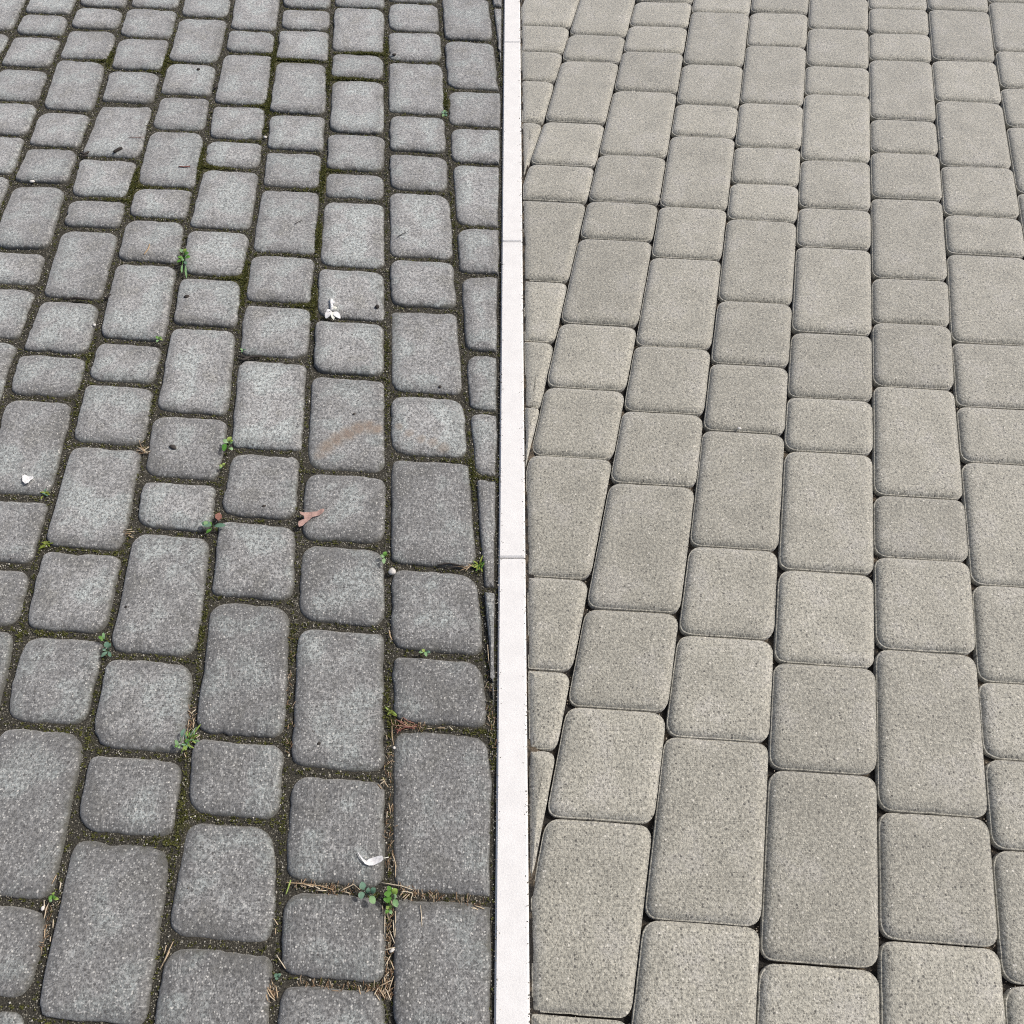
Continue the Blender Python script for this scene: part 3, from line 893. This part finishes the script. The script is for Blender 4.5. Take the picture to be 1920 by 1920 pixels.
seedling((427, 834), [(428, 830, 418, 825, 9, P, .008, .012), (427, 828, 434, 819, 8, Y, .010, .012), (422, 832, 420, 846, 9, G, .010, .010), (430, 828, 437, 826, 6, Y, .008, .010), (431, 833, 436, 828, 6, P, .006, .009), (430, 840, 437, 843, 6, P, .006, .006), (422, 838, 416, 834, 7, B, .005, .007)],
         'yellow green leafy seedling right of the paver with the dark oval seed')
seedling((417, 876), [(417, 875, 411, 872, 5, Y, .005, .007), (418, 874, 422, 868, 5, Y, .005, .007), (416, 877, 411, 878, 4, P, .004, .006)],
         'tiny yellow green sprout just below the leafy seedling')
seedling((398, 988), [(396, 986, 378, 980, 12, B, .009, .011), (388, 985, 384, 977, 8, P, .010, .013), (402, 986, 423, 985, 9, B, .009, .010), (396, 992, 387, 1000, 7, G, .004, .004), (397, 985, 394, 978, 4, G, .008, .010)],
         'blue green seedling spreading sideways beside a small reddish bud')
seedling((196, 1202), [(195, 1198, 194, 1186, 6, P, .007, .011), (193, 1199, 185, 1193, 6, G, .007, .009), (193, 1200, 188, 1201, 5, G, .006, .006)],
         'small bright two leaved sprout above the dull round leaved seedling')
seedling((203, 1222), [(202, 1215, 200, 1203, 10, B, .009, .012), (205, 1214, 207, 1206, 6, B, .007, .009), (201, 1222, 190, 1232, 7, B, .005, .005), (204, 1222, 208, 1232, 6, B, .004, .004), (198, 1220, 193, 1216, 6, B, .004, .006)],
         'dull round leaved seedling above a dark corner of the left paving', stem=B)
tuft(350, 1391, 26, 12, 12, [G, P, Y, B], 'dense clump of small green leaves in the joint left of centre', 4, 'leaf_clump', 'weed')
seedling((336, 1396), [(334, 1398, 329, 1387, 6, P, .008, .011), (333, 1399, 327, 1400, 5, G, .007, .008), (336, 1399, 337, 1403, 5, P, .006, .007), (345, 1398, 350, 1406, 6, Y, .006, .006), (340, 1382, 346, 1366, 7, B, .007, .011)],
         'pale little sprout at the left of the dense leaf clump')
seedling((721, 1048), [(721, 1043, 724, 1034, 8, G, .009, .012), (720, 1045, 713, 1041, 6, P, .008, .010), (720, 1047, 720, 1057, 7, P, .008, .009)],
         'bright three leaved seedling above the white triangular pebble')
seedling((796, 1222), [(796, 1222, 791, 1217, 6, Y, .006, .009), (797, 1222, 800, 1231, 6, P, .008, .009), (794, 1223, 785, 1223, 5, P, .006, .007), (799, 1222, 807, 1223, 5, B, .006, .007)],
         'small seedling growing alone in a cross joint right of centre')
seedling((98, 1684), [(98, 1684, 91, 1682, 8, G, .007, .010), (99, 1684, 104, 1681, 7, G, .007, .009), (97, 1686, 94, 1692, 6, P, .006, .006), (102, 1684, 110, 1686, 6, Y, .006, .008), (99, 1680, 102, 1673, 5, Y, .006, .008)],
         'little green seedling nearest the left edge of the picture')
seedling((344, 482), [(343, 484, 333, 482, 7, G, .008, .012), (342, 488, 332, 492, 7, G, .007, .009), (346, 478, 354, 474, 10, G, .010, .014), (347, 484, 357, 482, 9, G, .009, .012), (346, 474, 349, 466, 7, Y, .008, .013), (343, 474, 338, 467, 7, P, .006, .010), (345, 487, 340, 488, 7, P, .011, .012),
                       (342, 496, 341, 512, 4, P, .004, .003), (348, 498, 350, 522, 4, P, .004, .002), (346, 490, 350, 496, 6, B, .006, .006)],
         'green weed with trailing blades in the upper left paving')
seedling((297, 636), [(297, 635, 292, 631, 5, G, .006, .009), (297, 635, 303, 633, 5, G, .006, .009), (297, 637, 294, 642, 5, P, .005, .006), (299, 636, 305, 638, 4, Y, .005, .006)],
         'tiny green sprout at the end of a dark cross joint on the left')
seedling((455, 657), [(455, 657, 450, 654, 4, P, .004, .006), (456, 657, 461, 655, 4, B, .004, .006), (455, 658, 453, 661, 3, P, .004, .004)],
         'tiny pale sprout above the dark root in a joint')
seedling((833, 213), [(832, 213, 827, 210, 6, B, .006, .009), (834, 213, 839, 211, 6, B, .006, .009), (833, 214, 830, 219, 5, P, .005, .006), (834, 214, 838, 218, 5, B, .005, .006), (833, 212, 834, 206, 5, P, .006, .010)],
         'pale blue green sprout at the joint crossing in the upper right of the dark paving', stem=B)
seedling((520, 1831), [(520, 1831, 515, 1826, 7, B, .007, .010), (521, 1831, 527, 1826, 7, B, .007, .010), (520, 1832, 519, 1838, 6, B, .006, .006)],
         'tiny blue green seedling at the bottom above a fan of needles', stem=B)
tuft(896, 1063, 26, 16, 7, [M_GRASS, M_GRASS, G], 'yellow green grass tuft with dry straws at a joint crossing', 9)
tuft(88, 927, 14, 9, 6, [M_GRASS, B], 'dull mossy tuft at the left joint crossing below the white scrap', 12)
tuft(732, 1336, 12, 8, 6, [M_GRASS, Y], 'yellow mossy tuft above the rusty needle heap', 15)
tuft(90, 1020, 14, 8, 9, [M_GRASS], 'olive mossy tuft at the top corner of a left paver', 16)

# ---------------------------------------------------------------- fallen blossom, petals, leaf, pebbles, seeds
def blossom():
    g = ground(622, 590, 0.001); rnd = random.Random(8)
    o = empty('fallen_blossom', g); tag(o, 'white star shaped blossom fallen on a paver near a cross joint', 'blossom')
    P0 = [ground(621, 562, .003), ground(622, 572, .005), ground(623, 582, .007)]
    V, F = tube(P0, [.0045, .0036, .0050], 8); centred('flower_tube', V, F, M_PETAL, o, P0[0])
    for bx, by, tx, ty, w, m, hb, ht in [(621, 583, 611, 597, 10, M_PETAL, .008, .005), (623, 585, 626, 600, 6, M_CREAM, .009, .004), (625, 585, 638, 597, 9, M_PETAL, .009, .005), (624, 582, 632, 576, 7, M_CREAM, .008, .010), (621, 582, 612, 586, 6, M_PETAL, .007, .009), (622, 572, 629, 566, 5, M_PETAL, .005, .006)]:
        b = ground(bx, by, hb); V, F = leaf_mesh(b, ground(tx, ty, ht), w * 0.00150, rnd, .003); centred('petal', V, F, m, o, b)
blossom()

def curled_petal():
    path = [(671, 1598, 1.2), (675, 1604, 2.6), (680, 1611, 3.0), (686, 1617, 6), (692, 1617, 11.5), (699, 1616, 14), (707, 1613, 13), (714, 1610, 11), (718, 1608.5, 7)]
    g = ground(697, 1615, .002); o = empty('curled_petal', g)
    tag(o, 'white curled petal with a thin stalk lying above the blue green weed', 'petal')
    V, F = [], []; px = 0.00082
    P0 = [ground(x, y, .0035 + .002 * math.sin(i)) for i, (x, y, w) in enumerate(path)]
    for i, p in enumerate(P0):
        t = (P0[min(i + 1, len(P0) - 1)] - P0[max(i - 1, 0)]).normalized(); s = Vector((-t.y, t.x, 0)).normalized(); hw = path[i][2] * px / 2
        V += [p + s * hw + Vector((0, 0, .0022 * hw / .005)), p, p - s * hw + Vector((0, 0, .0022 * hw / .005))]
    for i in range(len(P0) - 1):
        a = i * 3; F += [(a, a + 1, a + 4, a + 3), (a + 1, a + 2, a + 5, a + 4)]
    b = len(V); V += [v - Vector((0, 0, .0004)) for v in V]; F += [tuple(q + b for q in reversed(f)) for f in list(F)]
    centred('blade', V, F, M_PETAL, o, P0[4])
    st = [ground(717, 1609, .004), ground(722, 1608.5, .003), ground(728, 1607.5, .002)]
    V, F = tube(st, [.0008, .0006, .0007], 5); centred('stalk', V, F, M_CREAM, o, st[0])
curled_petal()

def flat_piece(name, outline, mat, label, cat, z=0.003, thick=0.0005, curl=0.003):
    bm = bmesh.new()
    vs = [bm.verts.new(ground(x, y, z)) for x, y in outline]
    f = bm.faces.new(vs)
    if f.normal.z < 0: f.normal_flip()
    bmesh.ops.triangulate(bm, faces=bm.faces[:]); bmesh.ops.subdivide_edges(bm, edges=bm.edges[:], cuts=2, use_grid_fill=True)
    bmesh.ops.recalc_face_normals(bm, faces=bm.faces[:])
    for v in bm.verts:
        v.co.z += curl * noise.noise(Vector((v.co.x * 60, v.co.y * 60, 4)))
    r = bmesh.ops.extrude_face_region(bm, geom=bm.faces[:])
    for v in [e for e in r['geom'] if isinstance(e, bmesh.types.BMVert)]: v.co.z += thick
    bmesh.ops.recalc_face_normals(bm, faces=bm.faces[:])
    c = sum((v.co for v in bm.verts), Vector()) / len(bm.verts); c.z = 0
    bmesh.ops.translate(bm, verts=bm.verts[:], vec=-c)
    me = bpy.data.meshes.new(name); bm.to_mesh(me); bm.free(); me.materials.append(mat)
    o = bpy.data.objects.new(name, me); o.location = c; COL.objects.link(o)
    return tag(o, label, cat)
flat_piece('dry_leaf', [(608, 954), (601, 955), (594, 959), (585, 960), (577, 960), (569, 961), (562, 960), (564, 965), (570, 968), (571, 973), (565, 975), (560, 977), (559, 984), (561, 988), (567, 986), (572, 981), (578, 976), (586, 970), (595, 967), (603, 964), (608, 959)],
           M_OAK, 'pinkish brown lobed dead leaf lying across a joint', 'leaf', 0.004, 0.0006, 0.004)
flat_piece('white_scrap', [(42, 893), (47, 890), (53, 893), (62, 893), (63, 896), (57, 901), (54, 906), (48, 908), (43, 903)], M_PETAL, 'torn white scrap lying near the left edge of the dark paving', 'scrap', 0.003, 0.0006, 0.004)
flat_piece('red_bud', [(405, 966), (412, 962), (416, 966), (415, 972), (410, 977), (404, 972)], M_RED, 'small reddish bud beside the sideways blue green seedling', 'bud', 0.002, 0.003, 0.003)

def pebble(px, py, w, h, mat, label, cat, seed, z=0.0, name='pebble', ang=0.0, tri=False):
    bm = bmesh.new(); bmesh.ops.create_icosphere(bm, subdivisions=2, radius=1.0)
    m = (ground(px + 50, py) - ground(px - 50, py)).length / 100
    for v in bm.verts:
        c = v.co
        k = 1 + 0.22 * noise.noise(c * 1.7 + Vector((seed, 0, 0)))
        if tri: k *= 1.0 - 0.28 * c.y * abs(1)
        v.co = Vector((c.x * k * w * m / 2, c.y * (1 + 0.15 * noise.noise(c + Vector((0, seed, 0)))) * h * m / 2, c.z * k * min(w, h) * m * 0.36))
    bmesh.ops.rotate(bm, verts=bm.verts[:], cent=(0, 0, 0), matrix=Matrix.Rotation(ang, 3, 'Z'))
    me = bpy.data.meshes.new(name); bm.to_mesh(me); bm.free(); me.materials.append(mat)
    me.polygons.foreach_set('use_smooth', [True] * len(me.polygons))
    o = bpy.data.objects.new(name, me); o.location = ground(px, py, z + min(w, h) * m * 0.22); COL.objects.link(o)
    return tag(o, label, cat)
pebble(735, 1071, 15, 14, M_PEB, 'white triangular pebble in a joint below the three leaved seedling', 'pebble', 3, -0.001, tri=True)
pebble(80, 1703, 7, 9, M_PEB, 'small white drop shaped pebble beside the leftmost seedling', 'pebble', 5, -0.004)
pebble(735, 1782, 11, 6, M_PEB, 'little white chip among the needles of the lower joint', 'pebble', 8, -0.004, ang=0.6)
pebble(60, 340, 10, 6, M_PEB, 'white pebble in the leftmost upper cross joint', 'pebble', 9, -0.004)
pebble(551, 1810, 8, 7, M_PEB, 'white bead of quartz on the bottom cross joint', 'pebble', 13, -0.004)
pebble(739, 1402, 6, 6, M_PEB, 'round white bead at the edge of the largest dark paver', 'pebble', 14, -0.002)
pebble(497, 257, 7, 6, M_PEB, 'white speck of quartz in a vertical upper joint', 'pebble', 16, -0.004)
pebble(177, 609, 6, 6, M_PEB, 'white quartz bead in the joint of the left middle', 'pebble', 18, -0.003)
pebble(1386, 803, 8, 5, M_PEB, 'small white pebble on a cross joint of the pale paving', 'pebble', 21, -0.002)
pebble(1768, 257, 5, 4, M_PEB, 'tiny white pebble on the pale paving near its right edge', 'pebble', 22, 0.0)
for i, (x, y, w, h, a, lab) in enumerate([
        (324, 838, 20, 11, -0.5, 'dark oval seed on the square paver left of the yellow green seedling'),
        (350, 556, 12, 10, 0.3, 'dark brown seed on the paver below the upper left weed'),
        (707, 575, 10, 12, 0.2, 'black seed at the right edge of the paver with the blossom'),
        (671, 631, 8, 7, 0.0, 'black seed on the square paver below the blossom'),
        (825, 725, 7, 8, 0.0, 'black seed at the lower edge of a long paver right of centre'),
        (664, 776, 7, 5, 0.2, 'tiny black seed above the rust stain'),
        (495, 949, 10, 7, 0.2, 'black seed on the square paver left of the dead leaf'),
        (372, 130, 8, 7, 0.2, 'dark seed on an upper paver between mossy joints'),
        (739, 102, 10, 6, 0.2, 'black seed at the corner of an upper right dark paver'),
        (236, 1138, 6, 7, 0.2, 'small dark seed on the long paver of the lower left'),
        (598, 1394, 9, 7, 0.2, 'dark seed near the foot of the long paver at lower centre')]):
    pebble(x, y, w * 0.85, h * 0.8, M_DARK, lab, 'seed', 30 + i, -0.0012, 'seed', a)
